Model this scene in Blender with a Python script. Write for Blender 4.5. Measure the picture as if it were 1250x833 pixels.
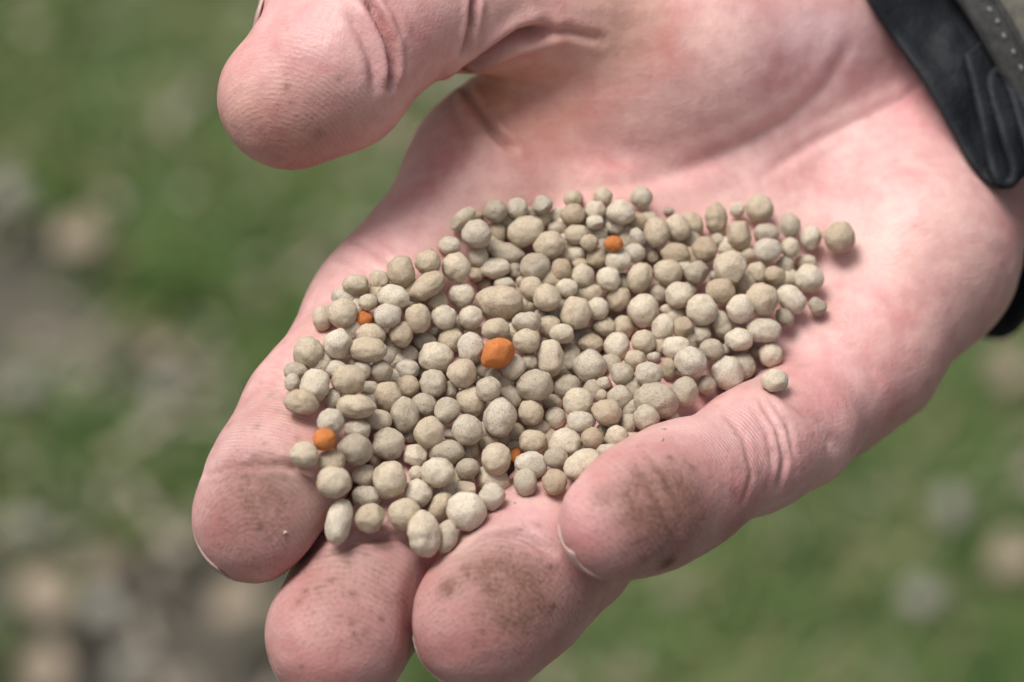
import bpy, bmesh, math, random, time
import numpy as np
from mathutils import Vector, Matrix, noise
from mathutils.bvhtree import BVHTree
T0 = time.time()
random.seed(7); np.random.seed(7)
scene = bpy.context.scene
for o in list(bpy.data.objects): bpy.data.objects.remove(o)
COL = scene.collection

# ------------------------------------------------------------------ camera
PITCH = 55.0                  # degrees below the horizon
D0 = 400.0                    # mm from lens to the sharp heap
HEAP_Z = 1.0                  # the palm is one metre above the ground
cp, sp = math.cos(math.radians(PITCH)), math.sin(math.radians(PITCH))
FWD = np.array([0, cp, -sp]); UP = np.array([0, sp, cp]); RIGHT = np.array([1.0, 0, 0])
CLOC = np.array([0, 0, HEAP_Z]) - FWD * D0 * 1e-3
cam = bpy.data.cameras.new('camera'); cam_o = bpy.data.objects.new('camera', cam); COL.objects.link(cam_o)
cam_o.location = CLOC; cam_o.rotation_euler = (math.radians(90 - PITCH), 0, 0)
cam.sensor_width = 36; cam.lens = 36 * D0 / 125.0
cam.clip_start = 0.01; cam.clip_end = 500
cam.dof.use_dof = True; cam.dof.focus_distance = (D0 - 5) * 1e-3; cam.dof.aperture_fstop = 14.0
scene.camera = cam_o

# ------------------------------------------------------------------ sky, sun, exposure
w = bpy.data.worlds.new('World'); scene.world = w; w.use_nodes = True
nt = w.node_tree; nt.nodes.clear()
SUN_EL, SUN_AZ = 67.0, -52.0        # azimuth measured from +Y (away from the camera) towards +X
sky = nt.nodes.new('ShaderNodeTexSky'); sky.sky_type = 'NISHITA'; sky.sun_disc = False
sky.sun_elevation = math.radians(SUN_EL); sky.sun_rotation = math.radians(SUN_AZ)
sky.air_density = 1.0; sky.dust_density = 6.0; sky.ozone_density = 1.0
hs = nt.nodes.new('ShaderNodeHueSaturation'); hs.inputs['Saturation'].default_value = 0.30
bgn = nt.nodes.new('ShaderNodeBackground'); bgn.inputs['Strength'].default_value = 0.075
outw = nt.nodes.new('ShaderNodeOutputWorld')
nt.links.new(sky.outputs[0], hs.inputs['Color']); nt.links.new(hs.outputs[0], bgn.inputs['Color']); nt.links.new(bgn.outputs[0], outw.inputs[0])
sun = bpy.data.lights.new('sun', 'SUN'); sun.energy = 2.0; sun.angle = math.radians(28); sun.color = (1.0, 0.97, 0.93)
sun_o = bpy.data.objects.new('sun', sun); COL.objects.link(sun_o)
az, el = math.radians(SUN_AZ), math.radians(SUN_EL)
tosun = Vector((math.sin(az) * math.cos(el), math.cos(az) * math.cos(el), math.sin(el)))
sun_o.rotation_euler = tosun.to_track_quat('Z', 'Y').to_euler(); sun_o.location = (-1, 1, 3)
vs = scene.view_settings
vs.view_transform = 'Standard'; vs.look = 'None'; vs.gamma = 1; vs.use_curve_mapping = False; vs.exposure = 0.56

# ------------------------------------------------------------------ helpers
def P(px, py, wmm):
    """point seen at pixel (px, py) of the 1250x833 photo, wmm millimetres nearer than the sharp plane -> mm in the camera's axes"""
    k = (D0 - wmm) / D0 * 0.1
    return np.array([(px - 625) * k, -(py - 416.5) * k, wmm])
def to_world(p):
    p = np.asarray(p, dtype=np.float64)
    return CLOC + (p[..., 0:1] * RIGHT + p[..., 1:2] * UP + (D0 - p[..., 2:3]) * FWD) * 1e-3
def to_pix(p):
    p = np.asarray(p); k = (D0 - p[..., 2]) / D0 * 0.1
    return np.stack([p[..., 0] / k + 625, 416.5 - p[..., 1] / k], -1)
ROT = Matrix(((RIGHT[0], UP[0], -FWD[0]), (RIGHT[1], UP[1], -FWD[1]), (RIGHT[2], UP[2], -FWD[2])))   # camera axes -> world
def ground_pt(px, py, z=0.0):
    d = P(px, py, 0); d = d[0] * RIGHT + d[1] * UP + D0 * FWD
    t = (z - CLOC[2]) / d[2]
    return CLOC + d * t
def tag(o, label=None, cat=None, group=None, kind=None):
    if label: o['label'] = label
    if cat: o['category'] = cat
    if group: o['group'] = group
    if kind: o['kind'] = kind
    return o
def mesh_obj(name, verts, faces, mat, parent=None, smooth=True):
    me = bpy.data.meshes.new(name)
    me.from_pydata([tuple(v) for v in verts], [], [tuple(f) for f in faces]); me.update()
    if smooth: me.polygons.foreach_set('use_smooth', [True] * len(me.polygons))
    if mat: me.materials.append(mat)
    o = bpy.data.objects.new(name, me); COL.objects.link(o)
    if parent: o.parent = parent
    return o
class NT:
    def __init__(s, name):
        s.m = bpy.data.materials.new(name); s.m.use_nodes = True
        s.t = s.m.node_tree; s.b = s.t.nodes['Principled BSDF']
    def n(s, typ, **kw):
        nd = s.t.nodes.new(typ)
        for k, v in kw.items():
            if k.startswith('_'): setattr(nd, k[1:], v)
            else: nd.inputs[k].default_value = v
        return nd
    def l(s, a, b): s.t.links.new(a, b)
    def ramp(s, fac, stops):
        r = s.n('ShaderNodeValToRGB'); e = r.color_ramp.elements
        while len(e) < len(stops): e.new(0.5)
        for i, (p, c) in enumerate(stops): e[i].position = p; e[i].color = (*c, 1) if len(c) == 3 else c
        s.l(fac, r.inputs[0]); return r.outputs[0]
    def mix(s, fac, a, b, blend='MIX'):
        m = s.n('ShaderNodeMix', _data_type='RGBA', _blend_type=blend)
        for sock, v in ((m.inputs[0], fac), (m.inputs[6], a), (m.inputs[7], b)):
            if hasattr(v, 'links'): s.l(v, sock)
            else: sock.default_value = v if isinstance(v, float) else (*v, 1)
        return m.outputs[2]
    def math(s, op, a, b=0.0):
        m = s.n('ShaderNodeMath', _operation=op)
        for sock, v in ((m.inputs[0], a), (m.inputs[1], b)):
            if hasattr(v, 'links'): s.l(v, sock)
            else: sock.default_value = v
        return m.outputs[0]
    def bump(s, h, strength, dist, normal=None):
        b = s.n('ShaderNodeBump', Strength=strength, Distance=dist); s.l(h, b.inputs['Height'])
        if normal is not None: s.l(normal, b.inputs['Normal'])
        return b.outputs[0]

# ------------------------------------------------------------------ materials
def mat_skin():
    t = NT('skin')
    co = t.n('ShaderNodeTexCoord').outputs['Object']
    tint = t.n('ShaderNodeAttribute', _attribute_name='tint').outputs['Color']
    dirt_shade = t.n('ShaderNodeAttribute', _attribute_name='dirt_shade').outputs['Fac']
    phase = t.n('ShaderNodeAttribute', _attribute_name='ridge').outputs['Fac']
    rmask = t.n('ShaderNodeAttribute', _attribute_name='ridge_mask').outputs['Fac']
    n1 = t.n('ShaderNodeTexNoise', Scale=130.0, Detail=3.0, Roughness=0.6); t.l(co, n1.inputs['Vector'])
    n2 = t.n('ShaderNodeTexNoise', Scale=480.0, Detail=3.0, Roughness=0.62); t.l(co, n2.inputs['Vector'])
    n3 = t.n('ShaderNodeTexNoise', Scale=2000.0, Detail=2.0, Roughness=0.65); t.l(co, n3.inputs['Vector'])
    mott = t.ramp(n1.outputs[0], [(0.30, (0.90, 0.72, 0.72)), (0.5, (1, 1, 1)), (0.66, (1.12, 1.22, 1.18))])
    c = t.mix(0.85, tint, mott, 'MULTIPLY')
    mot2 = t.ramp(n2.outputs[0], [(0.3, (0.92, 0.84, 0.84)), (0.5, (1, 1, 1)), (0.7, (1.08, 1.10, 1.08))])
    c = t.mix(0.7, c, mot2, 'MULTIPLY')
    dn = t.math('MULTIPLY', dirt_shade, t.ramp(n2.outputs[0], [(0.25, (0.85,) * 3), (0.65, (1.05,) * 3)]))
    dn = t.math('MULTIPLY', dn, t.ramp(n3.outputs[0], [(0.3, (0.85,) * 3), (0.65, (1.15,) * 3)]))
    gr = t.math('MULTIPLY', t.math('MINIMUM', t.math('MULTIPLY', dirt_shade, 2.2), 0.8), t.ramp(n3.outputs[0], [(0.60, (0,) * 3), (0.66, (1,) * 3)]))
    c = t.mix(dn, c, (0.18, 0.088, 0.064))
    c = t.mix(t.math('MULTIPLY', gr, 0.32), c, (0.10, 0.062, 0.045))
    # ridges of the finger skin: dirt settles in the furrows
    wob = t.math('MULTIPLY', t.math('SUBTRACT', n2.outputs[0], 0.5), 3.0)
    s_ = t.math('SINE', t.math('ADD', t.math('MULTIPLY', phase, 6.2832), wob))
    s_ = t.math('ADD', t.math('MULTIPLY', s_, 0.5), 0.5)
    brk = t.ramp(n2.outputs[0], [(0.38, (0.1,) * 3), (0.6, (1.0,) * 3)])
    rm = t.math('MULTIPLY', rmask, brk)
    fur = t.math('MULTIPLY', t.math('SUBTRACT', 1.0, s_), rm)
    c = t.mix(t.math('MULTIPLY', fur, 0.26), c, (0.26, 0.11, 0.09))
    furd = t.math('MULTIPLY', t.math('MULTIPLY', t.math('SUBTRACT', 1.0, s_), brk), t.math('MULTIPLY', dirt_shade, 0.40))
    c = t.mix(furd, c, (0.12, 0.06, 0.045))
    t.l(c, t.b.inputs['Base Color'])
    rg = t.ramp(n2.outputs[0], [(0.3, (0.36,) * 3), (0.7, (0.52,) * 3)])
    t.l(t.math('ADD', rg, t.math('MULTIPLY', dirt_shade, 0.35)), t.b.inputs['Roughness'])
    t.b.inputs['Specular IOR Level'].default_value = 0.36
    t.b.inputs['Subsurface Weight'].default_value = 0.16
    t.b.inputs['Subsurface Radius'].default_value = (1.0, 0.33, 0.2)
    t.b.inputs['Subsurface Scale'].default_value = 0.0022
    dust = t.n('ShaderNodeAttribute', _attribute_name='dust').outputs['Fac']
    dd = t.math('MULTIPLY', dust, t.ramp(n3.outputs[0], [(0.40, (0.05,) * 3), (0.62, (1.0,) * 3)]))
    c = t.mix(dd, c, (0.56, 0.47, 0.36)); t.l(c, t.b.inputs['Base Color'])
    h = t.math('ADD', t.math('MULTIPLY', n3.outputs[0], 0.00010), t.math('MULTIPLY', n2.outputs[0], 0.00012))
    h = t.math('ADD', h, t.math('MULTIPLY', t.math('MULTIPLY', s_, rm), 0.000085))
    t.l(t.bump(h, 0.85, 1.0), t.b.inputs['Normal'])
    return t.m
def mat_pellet(name, stops, speck, rough=0.72):
    t = NT(name)
    co = t.n('ShaderNodeTexCoord').outputs['Object']
    oi = t.n('ShaderNodeObjectInfo')
    off = t.n('ShaderNodeVectorMath', _operation='SCALE'); t.l(oi.outputs['Location'], off.inputs[0]); off.inputs['Scale'].default_value = 4.0
    ad = t.n('ShaderNodeVectorMath', _operation='ADD'); t.l(co, ad.inputs[0]); t.l(off.outputs[0], ad.inputs[1])
    # random per pellet from its place
    base = t.ramp(oi.outputs['Random'], stops)
    n1 = t.n('ShaderNodeTexNoise', Scale=1.3, Detail=5.0, Roughness=0.62); t.l(ad.outputs[0], n1.inputs['Vector'])
    n2 = t.n('ShaderNodeTexNoise', Scale=7.0, Detail=4.0, Roughness=0.7); t.l(ad.outputs[0], n2.inputs['Vector'])
    n3 = t.n('ShaderNodeTexNoise', Scale=13.0, Detail=2.0, Roughness=0.6); t.l(ad.outputs[0], n3.inputs['Vector'])
    c = t.mix(0.8, base, t.ramp(n1.outputs[0], [(0.3, (0.84, 0.80, 0.74)), (0.5, (1, 1, 1)), (0.7, (1.08, 1.08, 1.10))]), 'MULTIPLY')
    c = t.mix(0.7, c, t.ramp(n2.outputs[0], [(0.3, (0.72, 0.69, 0.65)), (0.5, (1, 1, 1)), (0.72, (1.16, 1.16, 1.16))]), 'MULTIPLY')
    sp_ = t.math('MULTIPLY', t.ramp(n3.outputs[0], [(0.61, (0,) * 3), (0.67, (1,) * 3)]), speck)
    c = t.mix(sp_, c, (0.19, 0.16, 0.13))
    t.l(c, t.b.inputs['Base Color'])
    t.b.inputs['Roughness'].default_value = rough
    t.b.inputs['Specular IOR Level'].default_value = 0.30
    h = t.math('ADD', t.math('MULTIPLY', n2.outputs[0], 0.00016), t.math('MULTIPLY', n3.outputs[0], 0.00011))
    t.l(t.bump(h, 0.7, 1.0), t.b.inputs['Normal'])
    return t.m
def mat_fabric(name, col, col2, scale, rough=0.75, bump=0.3):
    t = NT(name)
    co = t.n('ShaderNodeTexCoord').outputs['Object']
    n1 = t.n('ShaderNodeTexNoise', Scale=scale, Detail=5.0, Roughness=0.65); t.l(co, n1.inputs['Vector'])
    n2 = t.n('ShaderNodeTexNoise', Scale=scale * 9, Detail=3.0, Roughness=0.7); t.l(co, n2.inputs['Vector'])
    c = t.mix(t.ramp(n1.outputs[0], [(0.35, (0,) * 3), (0.7, (1,) * 3)]), col, col2)
    c = t.mix(t.ramp(n2.outputs[0], [(0.66, (0,) * 3), (0.76, (0.6,) * 3)]), c, tuple(min(1, x * 2.2 + 0.05) for x in col2))
    t.l(c, t.b.inputs['Base Color']); t.b.inputs['Roughness'].default_value = rough; t.b.inputs['Specular IOR Level'].default_value = 0.3
    nb = t.bump(n2.outputs[0], bump, 0.0003); nb = t.bump(n1.outputs[0], bump, 0.001, nb)
    t.l(nb, t.b.inputs['Normal'])
    return t.m
def mat_simple(name, col, rough=0.5, var=0.25, scale=60.0):
    t = NT(name)
    co = t.n('ShaderNodeTexCoord').outputs['Object']
    n1 = t.n('ShaderNodeTexNoise', Scale=scale, Detail=4.0); t.l(co, n1.inputs['Vector'])
    c = t.mix(1.0, col, t.ramp(n1.outputs[0], [(0.3, (1 - var,) * 3), (0.7, (1 + var * 0.5,) * 3)]), 'MULTIPLY')
    t.l(c, t.b.inputs['Base Color']); t.b.inputs['Roughness'].default_value = rough
    return t.m
M_SKIN = mat_skin()
M_NAIL = mat_simple('nail', (0.50, 0.35, 0.31), 0.35, 0.2, 300.0)
M_PEL = mat_pellet('pellet_beige', [(0.0, (0.43, 0.335, 0.235)), (0.2, (0.52, 0.425, 0.31)), (0.6, (0.565, 0.475, 0.355)), (1.0, (0.645, 0.565, 0.45))], 0.7)
M_PELG = mat_pellet('pellet_grey', [(0.0, (0.40, 0.335, 0.255)), (0.5, (0.49, 0.42, 0.325)), (1.0, (0.58, 0.51, 0.415))], 1.0)
M_ORA = mat_pellet('pellet_orange', [(0.0, (0.50, 0.165, 0.045)), (1.0, (0.60, 0.21, 0.06))], 0.45, 0.8)
M_CUFF = mat_fabric('cuff_fabric', (0.005, 0.007, 0.010), (0.011, 0.014, 0.018), 160.0, 0.64, 0.45)
M_SLEEVE = mat_fabric('sleeve_canvas', (0.085, 0.078, 0.064), (0.17, 0.155, 0.128), 260.0, 0.9, 0.5)
M_SEAM = mat_fabric('sleeve_hem', (0.022, 0.023, 0.024), (0.060, 0.058, 0.054), 420.0, 0.8, 0.5)
M_THREAD = mat_simple('thread', (0.20, 0.185, 0.16), 0.8, 0.2, 400.0)

# ------------------------------------------------------------------ the hand: one continuous surface from a distance field
H = 0.43     # mm, cell size
LO = np.array([-44.0, -50.0, -92.0]); HI = np.array([84.0, 66.0, 31.0])
NX, NY, NZ = [int(v) for v in np.ceil((HI - LO) / H)]
GX = (LO[0] + H * np.arange(NX)).astype(np.float32); GY = (LO[1] + H * np.arange(NY)).astype(np.float32); GZ = (LO[2] + H * np.arange(NZ)).astype(np.float32)
BIG = 14.0
def node(px, py, ws, r):
    """joint seen at a pixel whose near surface lies at ws (mm) and whose radius is r pixels"""
    rm = r * 0.1 * (D0 - ws) / D0
    return np.append(P(px, py, ws - rm), rm)
def smin(a, b, k):
    h = np.maximum(k - np.abs(a - b), 0) / k
    return np.minimum(a, b) - h * h * k * 0.25
def add_cone(F, A, B, k, sq=None):
    """smooth union of a tapered capsule A(x,y,z,r) - B"""
    pad = BIG
    lo = np.minimum(A[:3] - A[3], B[:3] - B[3]) - pad; hi = np.maximum(A[:3] + A[3], B[:3] + B[3]) + pad
    i0 = np.maximum(((lo - LO) / H).astype(int), 0); i1 = np.minimum(((hi - LO) / H).astype(int) + 1, (NX, NY, NZ))
    if (i1 <= i0).any(): return
    sl = tuple(slice(a, b) for a, b in zip(i0, i1))
    X = GX[sl[0]][:, None, None] - np.float32(A[0]); Y = GY[sl[1]][None, :, None] - np.float32(A[1]); Z = GZ[sl[2]][None, None, :] - np.float32(A[2])
    d = (B - A)[:3].astype(np.float32); L2 = max(float(d @ d), 1e-6)
    t = np.clip((X * d[0] + Y * d[1] + Z * d[2]) / np.float32(L2), 0, 1)
    dx = X - t * d[0]; dy = Y - t * d[1]; dz = Z - t * d[2]
    dist = np.sqrt(dx * dx + dy * dy + dz * dz) - (np.float32(A[3]) + t * np.float32(B[3] - A[3]))
    F[sl] = smin(F[sl], dist, np.float32(k))
def field(): return np.full((NX, NY, NZ), BIG, np.float32)
def chain(F, nodes, k):
    for a, b in zip(nodes[:-1], nodes[1:]): add_cone(F, a, b, k)

# palm: metacarpals, hypothenar, thenar, wrist and forearm
palm = field()
IDX0 = node(612, 212, -15, 98); MID0 = node(735, 305, -15, 98); RNG0 = node(872, 398, -12, 95); PNK0 = node(1010, 478, -9, 72)
PM = node(1052, 432, -11, 86); HY = node(1114, 312, -16, 120)
WR = node(1185, 95, -38, 170)
for a, b in ((IDX0, node(1080, 55, -34, 135)), (MID0, node(1090, 130, -32, 135)), (RNG0, node(1100, 215, -28, 130)),
             (PNK0, PM), (PM, HY), (HY, node(1155, 190, -28, 132)),
             (IDX0, MID0), (MID0, RNG0), (RNG0, PNK0), (node(840, 250, -22, 105), node(980, 330, -19, 105))):
    add_cone(palm, a, b, 5)
for a, b in ((node(1060, 60, -35, 145), WR), (WR, node(1420, -170, -60, 195))): add_cone(palm, a, b, 8)
THN = [node(690, 110, -16, 98), node(760, 92, -15.5, 122), node(840, 72, -17, 140), node(965, 22, -23.5, 145), node(1070, -20, -33, 142)]
for a, b in zip(THN[:-1], THN[1:]): add_cone(palm, a, b, 5)
FING = {
 'index':  [IDX0, node(474, 382, -2, 92), node(384, 515, 8, 88), node(345, 585, 15, 86), node(316, 630, 19, 84)],
 'middle': [MID0, node(590, 480, 0, 95), node(496, 630, 9.5, 92), node(450, 705, 14.5, 92), node(413, 776, 21, 93)],
 'ring':   [RNG0, node(772, 540, 3, 93), node(684, 656, 10.5, 92), node(632, 710, 17.5, 93), node(590, 756, 23, 94)],
 'pinky':  [PNK0, node(970, 523, 1, 70), node(922, 549, 7, 70), node(830, 597, 17, 76), node(785, 620, 22.5, 75), node(752, 640, 26, 71)],
}
THUMB = [node(760, 60, -14, 115), node(670, 12, -9.5, 98), node(565, -6, -3, 90), node(485, 8, 3, 99), node(440, 34, 6, 104), node(402, 86, 8, 102), node(352, 120, 7.5, 89)]
HAND = None; prev = None; groove = None
for nm, ch in list(FING.items()) + [('thumb', THUMB)]:
    F = field(); chain(F, ch, 4.0 if nm != 'thumb' else 2.2)
    if nm == 'thumb': add_cone(F, node(425, 8, 5, 111), node(480, -60, 0, 108), 1.5)
    if nm != 'thumb':
        if prev is not None:      # the dark cleft where neighbouring fingers touch
            g_ = 1.7 * np.exp(-((F - prev) / 1.0) ** 2) * (np.maximum(F, prev) < 3.0)
            groove = g_ if groove is None else np.maximum(groove, g_)
        prev = F.copy()
    F = smin(F, palm, np.float32({'thumb': 2.2, 'pinky': 3.5}.get(nm, 5.5)))
    HAND = F if HAND is None else smin(HAND, F, np.float32(0.5))
    del F
xg = np.clip((-8.0 - GY) / 6.0, 0, 1)[None, :, None].astype(np.float32)
HAND += groove * xg      # only along the free fingers, not into the palm
del palm, prev, groove
print('field', time.time() - T0)

def surface_nets(F):
    s = F < 0
    c = np.zeros((NX - 1, NY - 1, NZ - 1), np.uint8)
    for i in (0, 1):
        for j in (0, 1):
            for k in (0, 1): c += s[i:NX - 1 + i, j:NY - 1 + j, k:NZ - 1 + k]
    idx = np.argwhere((c > 0) & (c < 8))
    lut = np.full((NX - 1, NY - 1, NZ - 1), -1, np.int32); lut[tuple(idx.T)] = np.arange(len(idx))
    acc = np.zeros((len(idx), 3)); cnt = np.zeros(len(idx))
    cor = [(i, j, k) for i in (0, 1) for j in (0, 1) for k in (0, 1)]
    V = {q: F[idx[:, 0] + q[0], idx[:, 1] + q[1], idx[:, 2] + q[2]] for q in cor}
    for a in cor:
        for ax in range(3):
            if a[ax]: continue
            b = list(a); b[ax] = 1; b = tuple(b)
            va, vb = V[a], V[b]; m = (va < 0) != (vb < 0)
            t = np.where(m, va / np.where(m, va - vb, 1), 0)
            p = np.tile(np.array(a, float), (len(idx), 1)); p[:, ax] = t
            acc[m] += p[m]; cnt[m] += 1
    verts = LO + H * (idx + acc / cnt[:, None])
    quads = []
    for ax in range(3):
        u, v = (ax + 1) % 3, (ax + 2) % 3
        sl0 = [slice(None)] * 3; sl1 = [slice(None)] * 3; sl0[ax] = slice(0, -1); sl1[ax] = slice(1, None)
        e = np.argwhere(s[tuple(sl0)] != s[tuple(sl1)])
        ok = (e[:, u] > 0) & (e[:, v] > 0) & (e[:, u] < (NX, NY, NZ)[u] - 1) & (e[:, v] < (NX, NY, NZ)[v] - 1); e = e[ok]
        flip = s[tuple(e.T)]
        def at(du, dv):
            q = e.copy(); q[:, u] += du; q[:, v] += dv; return lut[tuple(q.T)]
        q = np.stack([at(-1, -1), at(0, -1), at(0, 0), at(-1, 0)], 1)
        q[~flip] = q[~flip][:, ::-1]
        quads.append(q)
    return verts, np.concatenate(quads)
HV, HQ = surface_nets(HAND)
del HAND
print('nets', len(HV), time.time() - T0)
def laplacian(V, Q, it, lam=0.5):
    e = np.concatenate([Q[:, [0, 1]], Q[:, [1, 2]], Q[:, [2, 3]], Q[:, [3, 0]]]); n = len(V)
    deg = np.bincount(e[:, 0], minlength=n) + np.bincount(e[:, 1], minlength=n)
    for _ in range(it):
        A = np.stack([np.bincount(e[:, 0], V[e[:, 1], k], n) + np.bincount(e[:, 1], V[e[:, 0], k], n) for k in range(3)], 1)
        V = V + lam * (A / np.maximum(deg, 1)[:, None] - V)
    return V
HV = laplacian(HV, HQ, 6)
def normals(V, Q):
    n = np.cross(V[Q[:, 2]] - V[Q[:, 0]], V[Q[:, 3]] - V[Q[:, 1]])
    N = np.stack([sum(np.bincount(Q[:, c], n[:, k], len(V)) for c in range(4)) for k in range(3)], 1)
    return N / np.maximum(np.linalg.norm(N, axis=1), 1e-9)[:, None]
HN = normals(HV, HQ)
bvh = BVHTree.FromPolygons([tuple(v) for v in HV], [tuple(int(i) for i in q) for q in HQ])
EYE = Vector((0, 0, D0))
def hit(px, py):
    d = Vector(P(px, py, 0)) - EYE; d.normalize()
    loc, n, i, t = bvh.ray_cast(EYE, d)
    return None if loc is None else np.array(loc)
# skin folds and creases (pixels along the fold, depth mm, half-width mm)
CREASES = [
 ([(446, -4), (464, 24), (477, 52), (481, 80), (477, 108)], 1.9, 0.55),
 ([(426, 16), (442, 44), (454, 74), (459, 112)], 0.6, 0.6),
 ([(470, 0), (484, 20), (491, 50)], 0.25, 0.5),
 ([(579, -4), (575, 32), (566, 64)], 1.7, 0.55),
 ([(552, 98), (566, 82), (600, 64), (632, 46), (668, 38)], 2.8, 0.9),
 ([(562, 100), (572, 118), (590, 145), (605, 165), (628, 184)], 1.0, 0.55), ([(548, 118), (560, 150), (572, 190)], 0.4, 0.6),
 ([(690, 236), (770, 224), (830, 210), (900, 182), (960, 146), (1010, 104), (1040, 50)], 0.45, 1.1),
 ([(655, 46), (690, 38), (740, 50)], 0.6, 0.6),
 ([(930, 215), (1000, 170), (1060, 142), (1100, 122), (1130, 98)], 0.45, 0.7),
 ([(1000, 410), (1040, 428), (1075, 462)], 0.3, 0.8),
 ([(948, 478), (975, 496), (1002, 520), (1022, 550)], 0.5, 0.9),
 ([(925, 486), (950, 522), (958, 560), (948, 600)], 0.45, 0.5), ([(936, 484), (962, 520), (970, 560)], 0.3, 0.45), ([(915, 490), (938, 530), (944, 575)], 0.25, 0.45),
 ([(880, 495), (908, 535), (918, 580), (905, 620)], 0.22, 0.5),
 ([(774, 560), (796, 592), (818, 640), (834, 684)], 0.35, 0.6), ([(790, 552), (814, 586), (836, 632)], 0.2, 0.5),
 ([(250, 580), (276, 569), (305, 565), (340, 565), (372, 572), (388, 584)], 1.0, 0.55), ([(262, 566), (300, 555), (345, 555)], 0.3, 0.45),
 ([(325, 442), (345, 446), (375, 458)], 0.4, 0.5), ([(310, 468), (330, 470), (350, 478)], 0.35, 0.45), ([(316, 455), (340, 460), (362, 470)], 0.25, 0.4),
 ([(420, 290), (450, 300), (490, 330)], 0.35, 0.5), ([(405, 312), (440, 325), (470, 345)], 0.3, 0.5),
 ([(390, 680), (442, 658), (490, 653), (524, 676)], 0.8, 0.6), ([(395, 692), (440, 672), (490, 668)], 0.3, 0.5),
 ([(556, 678), (590, 656), (635, 651), (676, 676)], 0.8, 0.65),
]
disp = np.zeros(len(HV)); creasemask = np.zeros(len(HV))
for pts, dep, wid in CREASES:
    line = []
    for (a, b) in zip(pts[:-1], pts[1:]):
        for t in np.linspace(0, 1, 12, endpoint=False): line.append((a[0] + (b[0] - a[0]) * t, a[1] + (b[1] - a[1]) * t))
    h3 = [h for h in (hit(x, y) for x, y in line) if h is not None]
    if len(h3) < 3: continue
    C = np.array(h3)
    bb = np.all((HV > C.min(0) - 4 * wid) & (HV < C.max(0) + 4 * wid), 1); ids = np.nonzero(bb)[0]
    d = np.full(len(ids), 1e9); arg = np.zeros(len(ids), int)
    for j, c in enumerate(C):
        dj = ((HV[ids] - c) ** 2).sum(1); m = dj < d; d[m] = dj[m]; arg[m] = j
    d = np.sqrt(d); s = arg / max(len(C) - 1, 1)
    taper = np.clip(np.minimum(s, 1 - s) * 6 + 0.35, 0, 1)
    prof = np.exp(-(d / wid) ** 2) - 0.22 * np.exp(-((d - 2.2 * wid) / (1.1 * wid)) ** 2)
    disp[ids] = disp[ids] - dep * prof * taper
    creasemask[ids] = np.maximum(creasemask[ids], np.exp(-(d / (wid * 0.8)) ** 2) * taper * min(1, dep))
# gentle unevenness of flesh
def vnoise(V, f, seed):
    """cheap smooth noise: sum of random plane waves"""
    r = np.random.RandomState(seed); o = np.zeros(len(V))
    for _ in range(14):
        k = r.normal(size=3); k *= f * r.uniform(0.6, 1.5) / np.linalg.norm(k)
        o += np.sin(V @ k + r.uniform(0, 6.28))
    return o / 3.7
disp += 0.10 * vnoise(HV, 0.4, 3) + 0.03 * vnoise(HV, 1.6, 4)
HV = HV + HN * disp[:, None]
HN = normals(HV, HQ)
bvh = BVHTree.FromPolygons([tuple(v) for v in HV], [tuple(int(i) for i in q) for q in HQ])
print('creases', time.time() - T0)

# skin colour: flush, calluses, grime, painted thumb shade and palm sheen (in millimetres round points of the surface)
base = np.tile(np.array([0.62, 0.347, 0.333]), (len(HV), 1))
base *= (1 + 0.05 * vnoise(HV, 0.25, 8))[:, None]
def blob(px, py, r):
    h = hit(px, py)
    if h is None: return None
    return np.exp(-((HV - h) ** 2).sum(1) / (r * 0.1) ** 2)
TINTS = [  # px, py, radius px, colour, amount
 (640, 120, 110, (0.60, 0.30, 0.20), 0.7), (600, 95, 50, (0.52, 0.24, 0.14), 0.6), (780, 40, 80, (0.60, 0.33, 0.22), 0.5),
 (700, 250, 90, (0.62, 0.30, 0.29), 0.5), (900, 120, 140, (0.66, 0.40, 0.38), 0.5), (1000, 60, 70, (0.72, 0.50, 0.52), 0.5),  # the palest blob paints a sheen into the palm
 (1060, 250, 130, (0.66, 0.42, 0.39), 0.5), (1130, 330, 110, (0.66, 0.38, 0.34), 0.5), (1100, 440, 90, (0.62, 0.33, 0.30), 0.4),
 (470, 290, 100, (0.62, 0.36, 0.35), 0.4), (380, 520, 50, (0.62, 0.27, 0.26), 0.6), (260, 560, 45, (0.66, 0.40, 0.40), 0.5),
 (310, 690, 60, (0.62, 0.30, 0.28), 0.5), (390, 800, 80, (0.62, 0.29, 0.27), 0.5), (560, 800, 70, (0.60, 0.28, 0.28), 0.5),
 (720, 640, 50, (0.66, 0.31, 0.32), 0.7), (880, 520, 70, (0.70, 0.42, 0.42), 0.5), (900, 600, 60, (0.62, 0.30, 0.29), 0.5), (850, 560, 60, (0.62, 0.30, 0.28), 0.3),
 (650, 640, 50, (0.66, 0.38, 0.40), 0.5), (380, 40, 100, (0.66, 0.37, 0.36), 0.5), (300, 150, 70, (0.60, 0.31, 0.25), 0.5), (370, 170, 70, (0.48, 0.24, 0.19), 0.6),  # dark thumb blob: shade of its lower half painted into the tint
 (540, 30, 50, (0.66, 0.38, 0.36), 0.5), (1000, 440, 70, (0.66, 0.34, 0.34), 0.5), (1110, 140, 50, (0.62, 0.29, 0.30), 0.6), (980, 380, 60, (0.64, 0.34, 0.34), 0.4)]
for px, py, r, c, a in TINTS:
    b = blob(px, py, r)
    if b is not None: base += (np.array(c) - base) * (b * a)[:, None]
dirt_shade = np.zeros(len(HV))
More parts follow.
